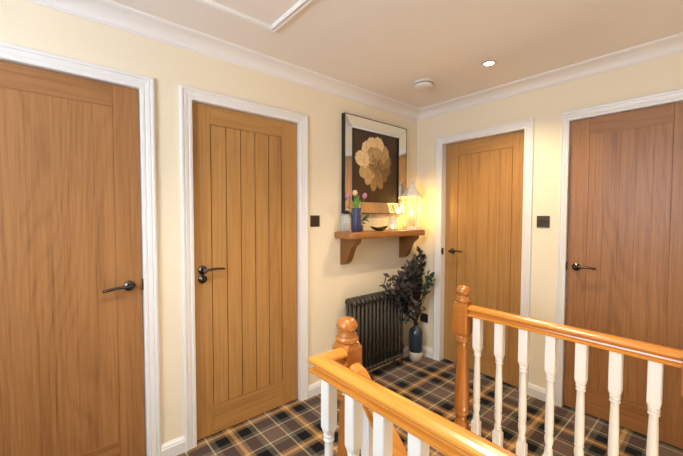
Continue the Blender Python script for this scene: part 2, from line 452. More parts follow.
# ------------------------------------------------------------------ ceiling fittings
t = thing('loft_hatch', 'white square loft hatch with moulded frame in the ceiling', 'loft hatch', (-2.14, -.72, H))
hx0, hx1, hy0, hy1 = -2.48, -1.795, -1.06, -.375
mb = MB(); L = []
pr = [(0, 0), (.006, .012), (.018, .016), (.028, .012), (.032, .012), (.044, .019), (.052, .010), (.052, 0)]
for (cx, cy, sx, sy) in ((hx0, hy0, 1, 1), (hx1, hy0, -1, 1), (hx1, hy1, -1, -1), (hx0, hy1, 1, -1), (hx0, hy0, 1, 1)):
    L.append([Vector((cx+sx*o, cy+sy*o, H-d)) for o, d in pr])
mb.loft(L, cap=False).build('frame', M['white'], t)
MB().box((hx0+.05, hy0+.05, H-.004), (hx1-.05, hy1-.05, H)).build('panel', M['ceil'], t)

t = thing('smoke_alarm', 'round white smoke alarm on the ceiling near the corner', 'smoke alarm', (-.60, -.50, H))
MB().lathe([(.072, 0), (.073, -.004), (.072, -.012), (0, -.012)], (-.60, -.50, H), 32).build('base_plate', M['alarm'], t)
MB().lathe([(.064, -.012), (.069, -.017), (.070, -.032), (.062, -.042), (.036, -.047), (.014, -.048), (0, -.048)], (-.60, -.50, H), 32).build('cover', M['alarm'], t)
MB().lathe([(.0702, -.017), (.0712, -.0195), (.0702, -.022)], (-.60, -.50, H), 32, cap=False).build('vent_slot', M['mframe'], t)

def downlight(x, y, label, grp=None):
    t = thing('ceiling_downlight', label, 'ceiling light', (x, y, H), grp)
    MB().lathe([(.031, -.001), (.033, -.005), (.040, -.006), (.045, -.003), (.045, 0), (.031, 0)], (x, y, H), 32, cap=False).build('bezel', M['chrome'], t)
    MB().lathe([(0, -.003), (.030, -.003), (.030, -.0005), (0, -.0005)], (x, y, H), 28, cap=False).build('lens', M['lamp'], t)
    return t
d0 = downlight(-.54, -.97, 'round recessed downlight glowing in the ceiling in front of the two right hand doors')
lights = [(-.54, -.97), (-.62, -2.55), (-2.85, -1.15), (-2.7, -2.6), (-1.95, -1.22)]
for x, y in lights[1:]:
    dup(d0, (x, y, H), 'recessed ceiling downlight outside the camera view', 'downlights behind the camera')

# ------------------------------------------------------------------ switches and sockets
def plate(name, F, a, z, w, h, label, cat, rockers):
    t = thing(name, label, cat, F(a, 0, z))
    MB().box(F(a-w/2, 0, z-h/2), F(a+w/2, .006, z+h/2), .002).build('plate', M['switch'], t)
    for dx, dz, rw, rh in rockers:
        MB().box(F(a+dx-rw/2, .004, z+dz-rh/2), F(a+dx+rw/2, .010, z+dz+rh/2), .0015).build('rocker', M['rocker'], t)
    for sx in (-1, 1):
        MB().lathe([(.003, .005), (.003, .0072), (0, .0075)], F(a+sx*w*.38, 0, z), 10, F(0, 1, 0)).build('screw', M['bronze'], t)
plate('light_switch', FA, -1.251, 1.328, .084, .086, 'dark metal light switch between the double-lock door and the mirror', 'light switch', [(0, .0, .020, .028)])
plate('light_switch', FB, 1.140, 1.328, .086, .086, 'dark bronze double light switch between the two right hand doors', 'light switch', [(-.016, 0, .014, .028), (.016, 0, .014, .028)])
bpy.data.objects['light_switch']['label'] = 'square dark light switch on the left wall beside the grooved door'
t = thing('wall_socket', 'black plug socket low on the wall behind the floor vase', 'socket', FB(.108, 0, .365))
MB().box(FB(.068, 0, .325), FB(.150, .008, .41), .002).build('plate', M['blackp'], t)
MB().box(FB(.085, .007, .345), FB(.135, .040, .395), .006).build('plug', M['blackp'], t)

# ------------------------------------------------------------------ mirror-framed picture
mx0, mx1, mz0, mz1, md = -.988, -.214, 1.388, 2.181, .040
t = thing('picture', 'sepia flower print in a mirror-glass frame above the shelf', 'picture', (-.6, 0, mz0))
mb = MB()
mb.box((mx0, -.001, mz0), (mx0+.006, -md, mz1)); mb.box((mx1-.006, -.001, mz0), (mx1, -md, mz1))
mb.box((mx0+.006, -.001, mz1-.006), (mx1-.006, -md, mz1)); mb.box((mx0+.006, -.001, mz0), (mx1-.006, -md, mz0+.006))
mb.box((mx0+.006, -.001, mz0+.006), (mx1-.006, -.008, mz1-.006))
mb.build('frame', M['mframe'], t)
o_, i_ = .006, .098
def strip(c):
    MB().loft([[Vector(p) for p in c], [Vector(p)+Vector((0, .004, 0)) for p in c]]).build('mirror_strip', M['mirror'], t)
X0, X1, Z0, Z1 = mx0+o_, mx1-o_, mz0+o_, mz1-o_; x0, x1, z0, z1 = mx0+i_, mx1-i_, mz0+i_, mz1-i_; yo, yi = -md+.001, -.022
e = .0012
strip([(X0, yo, Z0+e), (X0, yo, Z1-e), (x0, yi, z1-e), (x0, yi, z0+e)]); strip([(X1, yo, Z0+e), (X1, yo, Z1-e), (x1, yi, z1-e), (x1, yi, z0+e)])
strip([(X0+e, yo, Z1), (X1-e, yo, Z1), (x1-e, yi, z1), (x0+e, yi, z1)]); strip([(X0+e, yo, Z0), (X1-e, yo, Z0), (x1-e, yi, z0), (x0+e, yi, z0)])
MB().box((x0, -.008, z0), (x1, -.0185, z1)).build('print', M['art'], t)
mb = MB()
for a, b in (((x0, -.0185, z0), (x0+.006, -.026, z1)), ((x1-.010, -.0185, z0), (x1, -.030, z1)), ((x0, -.0185, z1-.006), (x1, -.026, z1)), ((x0, -.0185, z0), (x1, -.026, z0+.006))): mb.box(a, b)
mb.build('inner_edge', M['mframe'], t)
# the printed flower: flat petals lying on the print
def petal_mat(name, c1, c2):
    m = NT(name); tc = m.n('TexCoord'); nz = m.n('TexNoise', Scale=30.0, Detail=4.0); m.l(tc.outputs['Object'], nz.inputs['Vector'])
    m.l(m.ramp(nz.outputs['Fac'], [(.3, c1), (.7, c2)]), m.b.inputs['Base Color']); m.b.inputs['Roughness'].default_value = .35; return m.m
pm = [petal_mat('printed_petal_light', (.78, .56, .27), (.95, .74, .42)), petal_mat('printed_petal_mid', (.46, .30, .12), (.62, .42, .19)), petal_mat('printed_petal_deep', (.26, .155, .06), (.38, .24, .10)), petal_mat('printed_petal_dark', (.15, .088, .036), (.23, .135, .055))]
fc = (-.618, 1.812)
pet = [(345, .20, .10, 3), (318, .19, .09, 3), (292, .215, .085, 2), (15, .205, .12, 2), (264, .225, .08, 2), (238, .20, .085, 1), (45, .215, .14, 1), (208, .205, .11, 1), (78, .235, .15, 0), (128, .215, .14, 0), (168, .235, .13, 0), (104, .225, .14, 0),
       (330, .13, .08, 3), (300, .14, .07, 2), (270, .14, .07, 2), (245, .13, .08, 1), (0, .13, .09, 2), (35, .14, .10, 1), (70, .145, .11, 1), (190, .135, .10, 0), (150, .14, .11, 0), (112, .145, .11, 1), (218, .13, .09, 1),
       (20, .08, .06, 2), (80, .085, .06, 1), (140, .08, .06, 1), (200, .08, .06, 2), (300, .08, .05, 2), (255, .075, .05, 2)]
acc = {}
lay = 0
def petal(ang, L0, L1, wd, mi):
    global lay
    lay += 1; a = math.radians(ang); yk = -.0187-.00002*lay; N = 10; pts = []
    for i in range(N+1):
        q = i/N; pts.append((L0+(L1-L0)*(q**.85), wd*.5*(.15+.85*math.sin(PI*.5*min(1, q*1.2)))*(1-max(0, (q-.70)/.30)**2.0*.62)*(1+.05*math.sin(q*17+ang))))
    out = [(r, w_) for r, w_ in pts] + [(L1*1.035, wd*.10), (L1*1.0, 0), (L1*1.03, -wd*.12)] + [(r, -w_) for r, w_ in reversed(pts)]
    acc.setdefault(mi, MB()).face([Vector((fc[0]+(r*math.cos(a)-w_*math.sin(a)), yk, fc[1]+(r*math.sin(a)+w_*math.cos(a)))) for r, w_ in out])
for ang, Lp, wd, mi in pet:
    petal(ang, .015, Lp*1.015, wd*1.06, min(3, mi+1)); petal(ang, .02, Lp, wd, mi)
    petal(ang, .02, Lp*.62, wd*.42, min(3, mi+1))
for mi, mb in acc.items(): mb.build('printed_flower', pm[mi], t, recalc=False)
mb = MB()
for k in range(40):
    a = random.uniform(0, 2*PI); r = .028*math.sqrt(random.random()); c = (fc[0]+r*math.cos(a), -.0200, fc[1]+r*math.sin(a))
    mb.lathe([(.0045, 0), (0, .0006)], c, 6, (0, -1, 0), smooth=False, cap=False)
mb.build('printed_flower_centre', pm[1], t)

# ------------------------------------------------------------------ shelf
ST, SB = 1.243, 1.190
sx0, sx1, sd = -1.062, -.118, .212
t = thing('wall_shelf', 'oak shelf with rounded corners on two curved brackets', 'shelf', ((sx0+sx1)/2, 0, SB))
def shelf_outline(o, z):
    r = .05; P = [Vector((sx0+o, 0, z)), ]
    for i in range(7):
        a = PI + PI/2*i/6; P.append(Vector((sx0+r+(r-o)*math.cos(a), -sd+r+(r-o)*math.sin(a), z)))
    for i in range(7):
        a = 1.5*PI + PI/2*i/6; P.append(Vector((sx1-r+(r-o)*math.cos(a), -sd+r+(r-o)*math.sin(a), z)))
    P.append(Vector((sx1-o, 0, z))); return P
MB().loft([shelf_outline(.010, SB), shelf_outline(.004, SB+.004), shelf_outline(.0, SB+.016), shelf_outline(0, ST-.012), shelf_outline(.004, ST-.003), shelf_outline(.010, ST)], smooth=False).build('board', M['oak_shelf'], t, bevel=.003)
bo = [(0, 0), (.185, 0), (.185, -.022), (.178, -.035), (.160, -.048), (.140, -.062), (.125, -.082), (.115, -.102), (.105, -.128), (.095, -.155), (.080, -.180), (.058, -.200), (.030, -.212), (0, -.216)]
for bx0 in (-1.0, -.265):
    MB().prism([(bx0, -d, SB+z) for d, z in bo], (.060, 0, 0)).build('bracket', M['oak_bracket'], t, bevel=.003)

# ------------------------------------------------------------------ things on the shelf
zs = ST
# navy fluted vase
vc = (-.925, -.110)
def fluted(mb, prof, c, n=14, depth=.06, sub=6):
    N = n*sub; L = []
    for r, h in prof:
        L.append([Vector((c[0]+r*(1-depth*abs(math.sin(n*PI*i/N)))*math.cos(2*PI*i/N), c[1]+r*(1-depth*abs(math.sin(n*PI*i/N)))*math.sin(2*PI*i/N), c[2]+h)) for i in range(N)])
    mb.loft(L, smooth=True)
t = thing('flower_vase', 'navy blue fluted vase on the left end of the shelf', 'vase', (*vc, zs))
mb = MB(); fluted(mb, [(.036, 0), (.041, .006), (.042, .06), (.042, .12), (.041, .165), (.038, .182), (.039, .186), (.034, .186), (.034, .150)], (*vc, zs)); mb.build('body', M['navy'], t)
# tulips
def tulip(base, head, mat, label, hs=1.0):
    t = thing('tulip', label, 'flower', base, 'tulips in the navy vase')
    b, h = Vector(base), Vector(head); pts = [b.lerp(h, i/6)+Vector((0, 0, .012*math.sin(PI*i/6))) for i in range(7)]
    MB().tube(pts, .0028, 8).build('stem', M['leafg'], t)
    mb = MB()
    d = (pts[-1]-pts[-2]).normalized()
    for k in range(6):
        a = k*PI/3; ro = .019*hs*(1 if k % 2 else .93)
        u = d.orthogonal().normalized(); v = d.cross(u); dirn = u*math.cos(a)+v*math.sin(a); tan = d.cross(dirn)
        cols = []
        for q, rr, ww in ((0, .004, .003), (.2, .75, .013), (.45, 1.0, .017), (.7, .92, .014), (.9, .66, .007), (1, .50, .0015)):
            rad = (ro*rr if q else .004); c = h + d*(q*.050*hs-.004) + dirn*rad
            cols.append([c - tan*ww*hs*1.0 - dirn*ww*.25, c + dirn*.002, c + tan*ww*hs - dirn*ww*.25])
        mb.loft(cols, closed_prof=False, smooth=True)
    mb.build('petals', mat, t, solid=.0012, recalc=False)
tz = zs+.03
tulip((vc[0]-.006, vc[1]+.006, tz), (-1.012, -.115, 1.500), M['tulip_pink'], 'pink tulip leaning left in the navy vase')
tulip((vc[0]+.000, vc[1]-.004, tz), (-.944, -.115, 1.525), M['tulip_cream'], 'cream tulip in the middle of the navy vase')
tulip((vc[0]+.008, vc[1]+.004, tz), (-.842, -.110, 1.508), M['tulip_pink'], 'pink tulip leaning right in the navy vase')
def leaf(mb, base, tip, w, bend, side=None, n=7):
    base, tip = Vector(base), Vector(tip); d = tip-base; up = Vector(bend)
    sd_ = (side if side is not None else d.cross(up)).normalized(); cols = []
    for i in range(n):
        q = i/(n-1); c = base + d*q + up*math.sin(PI*q*.8); ww = w*math.sin(PI*(q*.92+.06))**.8
        cols.append([c-sd_*ww, c+up.normalized()*(-ww*.25), c+sd_*ww])
    mb.loft(cols, closed_prof=False, smooth=True)
mb = MB()
for i, (dx, dy, hz, w_) in enumerate(((-.045, -.02, .12, .013), (.04, -.03, .11, .013), (-.02, -.04, .14, .012), (.03, .02, .13, .012), (0, -.05, .10, .012), (-.05, .02, .11, .01), (.052, 0, .095, .01), (.012, -.03, .145, .011))):
    leaf(mb, (vc[0]+dx*.3, vc[1]+dy*.3, zs+.14), (vc[0]+dx, vc[1]+dy, zs+.14+hz), w_, (-dx*.25, -dy*.25+.001, .012))
mb.build('leaves', M['leafg'], bpy.data.objects['tulip.001'], solid=.001, recalc=False)
# clear glass jar behind-left of the vase
t = thing('glass_jar', 'clear glass jar at the left end of the shelf behind the navy vase', 'jar', (-1.0, -.065, zs))
MB().lathe([(.038, 0), (.041, .003), (.042, .09), (.036, .112), (.033, .118), (.033, .135), (.030, .135), (.030, .118), (.039, .09), (.038, .006), (0, .006)], (-1.0, -.065, zs), 28).build('body', M['glass'], t)
# small dark-leaved sprig in a pot, right of the vase
t = thing('leafy_sprig', 'small dark green leafy sprig in a little pot beside the navy vase', 'plant', (-.858, -.085, zs))
MB().lathe([(.018, 0), (.022, .004), (.024, .05), (.021, .052), (.02, .01), (0, .01)], (-.858, -.085, zs), 18).build('pot', M['bowl'], t)
mb = MB(); mb.tube([(-.858, -.085, zs+.01), (-.852, -.088, zs+.07), (-.83, -.092, zs+.095), (-.805, -.095, zs+.10)], .0018, 6).build('stem', M['stem'], t)
mb = MB()
for b, e_ in (((-.845, -.089, zs+.08), (-.80, -.11, zs+.125)), ((-.83, -.09, zs+.09), (-.775, -.085, zs+.09)), ((-.82, -.09, zs+.095), (-.775, -.10, zs+.128)), ((-.82, -.09, zs+.095), (-.79, -.12, zs+.07)), ((-.85, -.089, zs+.065), (-.82, -.11, zs+.06))):
    leaf(mb, b, e_, .012, (0, -.004, .006))
mb.build('leaves', M['greenleaf'], t, solid=.001, recalc=False)
# dark leaf-shaped dish
dc = Vector((-.665, -.115, zs))
t = thing('leaf_dish', 'dark leaf shaped dish in the middle of the shelf', 'dish', dc)
L = []
for s_, h in ((.012, 0), (.03, .002), (.06, .012), (.078, .026)):
    ring = []
    for i in range(28):
        a = 2*PI*i/28; r = s_*(1+.28*abs(math.cos(a))**6*(s_/.078)) ; ring.append(dc+Vector((r*math.cos(a)*1.05, r*math.sin(a)*.52, h*(1+.5*abs(math.cos(a))**4))))
    L.append(ring)
mb = MB(); mb.loft(L, smooth=True, cap=False); mb.face(L[0]); mb.build('bowl', M['bowl'], t, solid=.003, recalc=False)
mb = MB(); mb.tube([dc+Vector((.05, 0, .026)), dc+Vector((.072, -.004, .034)), dc+Vector((.088, -.006, .042))], [.003, .0025, .002], 8).build('stalk', M['bowl'], t)
# tealight holder
hc = (-.480, -.105, zs)
t = thing('tealight_holder', 'tapered ribbed glass tealight holder between dish and lantern', 'candle holder', hc)
mb = MB(); fluted(mb, [(.044, 0), (.044, .006), (.040, .05), (.034, .112), (.031, .112), (.037, .05), (.040, .010)], hc, n=16, depth=.08, sub=4); mb.build('glass', M['frost'], t)
tl = MB().lathe([(.019, .001), (.019, .016), (0, .016)], hc, 20).build('tealight', M['wax'], t)
MB().lathe([(0, .017), (.005, .022), (.006, .030), (.003, .042), (0, .048)], hc, 12).build('flame', M['flame'], tl)
# hexagonal lantern
lc = Vector((-.222, -.112, zs)); ang = math.atan2(-1.92, -2.52); rotl = ang+PI/6
t = thing('lantern', 'white hexagonal metal lantern with a glowing candle on the right end of the shelf', 'lantern', lc)
R_ = .084
def hexr(r, h, rot=rotl, c=lc): return [c+Vector((r*math.cos(rot+i*PI/3), r*math.sin(rot+i*PI/3), h)) for i in range(6)]
MB().loft([hexr(R_+.004, 0), hexr(R_+.004, .012), hexr(R_-.004, .018), hexr(R_-.010, .020)]).build('base', M['lantern'], t)
mb = MB()
for p, q in zip(hexr(R_-.006, .015), hexr(R_-.006, .305)): mb.tube([p, q], .0055, 4, smooth=False)
for h in (.022, .300):
    r6 = hexr(R_-.008, h)
    for i in range(6): mb.tube([r6[i], r6[(i+1) % 6]], .0045, 4, smooth=False)
mb.build('frame', M['lantern'], t)
mb = MB(); a6, b6 = hexr(R_-.013, .022), hexr(R_-.013, .300)
for i in range(6): j = (i+1) % 6; mb.face([a6[i], a6[j], b6[j], b6[i]])
mb.build('panes', M['lglass'], t, recalc=False)
MB().loft([hexr(R_+.002, .300), hexr(R_+.013, .306), hexr(R_+.010, .314), hexr(R_-.018, .345), hexr(R_-.044, .385), hexr(.022, .402), hexr(.022, .408)]).build('roof', M['lantern'], t)
MB().lathe([(.020, .406), (.024, .410), (.014, .416), (.012, .430), (.020, .436), (.012, .444), (.006, .452), (.009, .458), (0, .466)], lc, 16).build('finial', M['lantern'], t)
rg = [lc+Vector((.0, 0, .455))+Vector((math.sin(ang)*-.016*math.cos(2*PI*i/20), math.cos(ang)*.016*math.cos(2*PI*i/20), .016*math.sin(2*PI*i/20))) for i in range(21)]
MB().tube(rg, .0022, 8).build('ring', M['lantern'], t)
rt_ = Vector((math.sin(-ang), math.cos(ang), 0)); rt_ = Vector((.757, -.653, 0))
hp = [lc+rt_*(.075+.045*math.sin(PI*i/10)) + Vector((0, 0, .400-.110*i/10)) for i in range(11)]
MB().tube([lc+rt_*.015+Vector((0, 0, .425)), lc+rt_*.05+Vector((0, 0, .416))]+hp[:8], .002, 6).build('handle_wire', M['lantern'], t)
cd = MB().lathe([(.030, .019), (.030, .125), (.026, .130), (.004, .128), (0, .128)], lc, 24).build('candle', M['wax'], t)
MB().lathe([(0, .128), (.006, .134), (.0085, .146), (.006, .160), (.002, .172), (0, .176)], lc, 14).build('flame', M['flame'], cd)

# ------------------------------------------------------------------ column radiator
rx0, n_sec, pitch = -.995, 14, .0448
t = thing('column_radiator', 'dark bare metal column radiator on the wall under the shelf', 'radiator', (rx0+pitch*n_sec/2, -.10, .06))
zt, zb = .705, .105
def section():
    mb = MB()
    for yy in (-.060, -.100, -.140):
        mb.tube([(0, yy, zb), (0, yy, zt-.02)], .0125, 10)
    for zz, s in ((zt-.022, 1), (zb+.012, -1)):
        pts = [(0, -.048, zz-s*.018), (0, -.055, zz), (0, -.075, zz+s*.012), (0, -.10, zz+s*.015), (0, -.125, zz+s*.012), (0, -.145, zz), (0, -.152, zz-s*.018)]
        mb.tube(pts, [.015, .018, .0185, .0185, .0185, .018, .015], 10)
    for zz in (zt-.030, zb+.022):
        mb.tube([(-pitch/2, -.10, zz), (pitch/2, -.10, zz)], .017, 12)
    return mb
s0 = section()
bmesh.ops.recalc_face_normals(s0.bm, faces=s0.bm.faces[:])
me = bpy.data.meshes.new('column_section'); s0.bm.to_mesh(me); s0.bm.free(); me.materials.append(M['rad'])
for k in range(n_sec):
    o = bpy.data.objects.new('column_section', me); COL.objects.link(o); o.parent = t
    o.location = Vector((rx0+pitch*(k+.5), 0, 0)) - t.location
vx = rx0+pitch*n_sec
mb = MB(); mb.lathe([(.013, 0), (.013, .03)], (vx, -.10, zb+.022), 14, (1, 0, 0)); mb.lathe([(.012, -.02), (.014, 0), (.012, .02)], (vx+.036, -.10, zb+.022), 14)
mb.lathe([(.017, .02), (.017, .05), (.014, .07), (0, .072)], (vx+.036, -.10, zb+.022), 14); mb.tube([(vx+.036, -.10, zb+.005), (vx+.036, -.10, .0)], .008, 8)
mb.build('valve', M['rad'], t)
for xx in (rx0+pitch*1.5, vx-pitch*1.5):
    MB().lathe([(.016, 0), (.016, .006), (.008, .010), (.008, zb)], (xx, -.10, 0), 12).build('foot', M['rad'], t)

# ------------------------------------------------------------------ floor vase with dried foliage
fv = Vector((-.150, -.120, 0))
t = thing('floor_vase', 'tall teal glazed floor vase with pale base in the corner', 'vase', fv)
MB().lathe([(.055, 0), (.062, .005), (.064, .04), (.0650, .085)], fv, 36, cap=True).build('base', M['stone'], t)
MB().lathe([(.0650, .085), (.068, .12), (.068, .225), (.0665, .258), (.060, .286), (.044, .304), (.027, .312), (.022, .322), (.022, .342), (.026, .350), (.022, .350), (.018, .34), (.018, .31)], fv, 36, cap=True).build('body', M['petrol'], t)
random.seed(11)
def pxl(u, v, yy):   # where a sight line of the layout crosses the plane y = yy (used to lay out stems)
    yw, pt, rl, f = math.radians(49.2268), math.radians(2.1316), math.radians(.1188), 333.895
    Fw = Vector((math.cos(yw)*math.cos(pt), math.sin(yw)*math.cos(pt), -math.sin(pt))); R = Vector((math.sin(yw), -math.cos(yw), 0)); U = R.cross(Fw)
    R2 = R*math.cos(rl)+U*math.sin(rl); U2 = U*math.cos(rl)-R*math.sin(rl)
    d = Fw*f + R2*(u-341.5) - U2*(v-228); c = Vector((-2.7406, -2.035, 1.37)); k = (yy-c.y)/d.y; return c+d*k
fo = thing('foliage_arrangement', 'tall spray of dark dusky foliage standing in the floor vase', 'foliage', fv+Vector((0, 0, .33)))
stems = MB(); lv = {'darkleaf': MB(), 'purpleleaf': MB(), 'greenleaf': MB(), 'greyleaf': MB()}
neck = fv+Vector((0, 0, .335))
def spray(tip, mats, n, ll, lw, start=.35, droop=.02):
    tip = Vector(tip); mid = neck.lerp(tip, .45)+Vector((0, 0, .05)); pts = []
    for i in range(9):
        q = i/8; pts.append(neck*(1-q)**2+mid*2*q*(1-q)+tip*q*q)
    stems.tube(pts, [.0026*(1-.6*i/8) for i in range(9)], 5)
    for k in range(n):
        q = start+(1-start)*(k+random.random()*.5)/n; q = min(q, 1)
        i = min(7, int(q*8)); c = pts[i].lerp(pts[i+1], q*8-i); ax_ = (pts[i+1]-pts[i]).normalized()
        a = random.uniform(0, 2*PI); u = ax_.orthogonal().normalized(); v = ax_.cross(u)
        dr = (u*math.cos(a)+v*math.sin(a))*random.uniform(.5, 1)+ax_*random.uniform(.5, 1.0); dr.normalize()
        l_ = ll*random.uniform(.7, 1.2); tipp = c+dr*l_
        if tipp.y > -.012: tipp.y = -.012-random.random()*.02
        if tipp.x > -.012: tipp.x = -.012-random.random()*.02
        leaf(lv[random.choice(mats)], c, tipp, lw*random.uniform(.7, 1.15), Vector((random.uniform(-1, 1), random.uniform(-1, 1), random.uniform(-1, 1)))*.010, n=5)
DK = ['darkleaf', 'darkleaf', 'purpleleaf']
for (u, v, yy, n) in ((421, 250, -.10, 26), (417, 256, -.14, 24), (411, 264, -.10, 24), (405, 267, -.15, 26), (410, 274, -.20, 26), (400, 276, -.16, 24), (397, 284, -.13, 22), (388, 274, -.16, 12), (383, 283, -.19, 12), (386, 290, -.17, 14), (392, 292, -.22, 18), (404, 286, -.25, 26), (412, 284, -.24, 24), (419, 280, -.16, 20), (396, 297, -.12, 18), (416, 292, -.20, 22), (407, 296, -.24, 24), (423, 262, -.08, 12), (400, 290, -.22, 26), (396, 281, -.20, 20), (406, 270, -.20, 22), (414, 258, -.18, 20), (402, 302, -.20, 18), (412, 298, -.22, 20), (394, 300, -.19, 12)):
    spray(pxl(u, v, yy), DK, int(n*1.5), .062, .0165, .42)
for (u, v, yy, n) in ((431, 274, -.30, 26), (427, 282, -.30, 20), (432, 281, -.28, 16), (429, 270, -.26, 12)):
    spray(pxl(u, v, yy), ['greenleaf'], int(n*1.3), .040, .012, .6)
for (u, v, yy, n) in ((416, 301, -.26, 16), (409, 306, -.25, 14), (421, 300, -.20, 14), (403, 303, -.20, 12), (424, 308, -.16, 10), (412, 296, -.3, 12)):
    spray(pxl(u, v, yy), ['greyleaf', 'greyleaf', 'purpleleaf'], int(n*1.6), .034, .011, .45)
for (u, v, yy, n) in ((401, 322, -.18, 10), (404, 316, -.20, 12), (400, 310, -.14, 10), (412, 316, -.24, 8)):
    spray(pxl(u, v, yy), ['darkleaf', 'greyleaf'], int(n*1.5), .045, .012, .4)
stems.build('stems', M['stem'], fo)
for k, nm, lab in (('darkleaf', 'leaves', 'dark olive brown leaves'), ('purpleleaf', 'leaves', 'dusky purple leaves'), ('greenleaf', 'leaves', 'green eucalyptus sprig reaching right'), ('greyleaf', 'leaves', 'silvery grey leaves low in the spray')):
    o = lv[k].build(nm, M[k], fo, recalc=False); o['label'] = lab

# ------------------------------------------------------------------ balustrades
NW = .087
def sq_ring(w, z, c, ch):
    h = w/2; P = []
    for sx, sy in ((1, 1), (-1, 1), (-1, -1), (1, -1)):
        if sx*sy > 0: P += [(sx*h, sy*(h-ch)), (sx*(h-ch), sy*h)]
        else: P += [(sx*(h-ch), sy*h), (sx*h, sy*(h-ch))]
    return [Vector((c[0]+a, c[1]+b, z)) for a, b in P]
def newel(x, y, label, plug=True, zbase=0.0, dz=0.0):
    t = thing('newel_post', label, 'newel post', (x, y, zbase))
    c = (x, y); ch = .006
    mb = MB()
    mb.loft([sq_ring(NW, zbase, c, ch), sq_ring(NW, .150, c, ch), sq_ring(NW*.86, .166, c, NW*.18), sq_ring(NW*.80, .170, c, NW*.22)])
    mb.loft([sq_ring(NW*.80, .700+dz, c, NW*.22), sq_ring(NW*.88, .704+dz, c, NW*.18), sq_ring(NW, .722+dz, c, ch), sq_ring(NW, .866+dz, c, ch), sq_ring(NW*.86, .884+dz, c, NW*.16), sq_ring(NW*.78, .887+dz, c, NW*.2)])
    mb.lathe([(.034, .168), (.040, .178), (.041, .190), (.034, .205), (.028, .222), (.031, .240), (.040, .250), (.0445, .257), (.0445, .266), (.039, .272), (.041, .276), (.043, .282), (.0425, .300), (.0405, .35), (.037, .43), (.033, .53), (.0295, .62), (.028, .655), (.031, .660), (.038, .664), (.040, .671), (.036, .677), (.036, .680), (.041, .685), (.041, .694), (.036, .700), (.034, .705+dz)], (x, y, 0), 32)
    mb.build('post', M['pine_newel'], t)
    MB().lathe([(r, z+dz) for r, z in ((.034, .885), (.040, .888), (.0435, .893), (.0445, .900), (.042, .906), (.0375, .909), (.039, .912), (.0385, .918), (.033, .923), (.0285, .926), (.0285, .931), (.033, .9335), (.0395, .938), (.0415, .945), (.040, .955), (.035, .966), (.026, .974), (.014, .979), (0, .980))], (x, y, 0), 32).build('cap', M['pine_newel'], t)
    if plug:
        MB().lathe([(.0095, 0), (.0095, .003), (.006, .0045), (0, .005)], (x-NW/2, y-.002, .812+dz), 18, (-1, 0, 0)).build('wood_plug', M['pine_newel'], t)
    return t
FX, FY = -1.0, -1.070
NX, NY = -1.893, -1.087
newel(FX, FY, 'orange varnished newel post at the far end of the right hand balustrade')
newel(NX, NY, 'orange varnished newel post at the corner beside the near handrail', plug=False)
newel(FX, -1.985, 'varnished newel post cut off by the right edge of the photo')

# handrail profile (across, up), bottom at 0
RP = [(-.0265, 0), (-.0285, .003), (-.0285, .011), (-.024, .013), (-.0120, .0145), (-.0100, .021), (-.0150, .030), (-.027, .034), (-.0300, .039), (-.0290, .046), (-.024, .052), (-.014, .0565), (0, .058)]
RP = RP + [(-a, b) for a, b in reversed(RP[:-1])]
RZ = .818
def rail_y(mb, x, y0, y1, z=RZ, m0=0):
    mb.loft([[Vector((x+a, y0+m0*a, z+b)) for a, b in RP], [Vector((x+a, y1, z+b)) for a, b in RP]], smooth=False)
t = thing('handrail', 'varnished handrail running along the right hand balustrade', 'handrail', (FX, -1.5, RZ))
mb = MB(); rail_y(mb, FX, FY-NW/2+.001, -1.985+NW/2-.001); mb.build('rail', M['pine_y'], t)
RX = -2.042
t = thing('handrail', 'varnished handrail closest to the camera crossing the bottom of the picture', 'handrail', (RX, -1.6, RZ))
mb = MB(); yc = -1.108
mb.loft([[Vector((RX+a, yc-a, RZ+b)) for a, b in RP], [Vector((RX+a, -3.0, RZ+b)) for a, b in RP]]); mb.build('rail', M['pine_y'], t)
mb = MB(); mb.loft([[Vector((NX-NW/2+.001, yc-a, RZ+b)) for a, b in RP], [Vector((RX+a, yc-a, RZ+b)) for a, b in RP]]); mb.build('return_piece', M['pine_x'], t)
MB().lathe([(.004, 0), (.004, .0008), (0, .001)], (RX-.006, -1.215, RZ+.0572), 12).build('wood_plug', M['oak_x'], t)
# base rails the spindles stand on
for nm, x, ya, yb, lab in (('base_rail', FX, FY-NW/2, -1.985+NW/2, 'low white base rail under the right hand balustrade'), ('base_rail', -2.045, NY+.03, -3.0, 'low white base rail under the near balustrade')):
    tag(MB().box((x-.032, ya, 0), (x+.032, yb, .030), .004).build(nm, M['white'], None, loc=(x, (ya+yb)/2, 0)), lab, 'base rail')

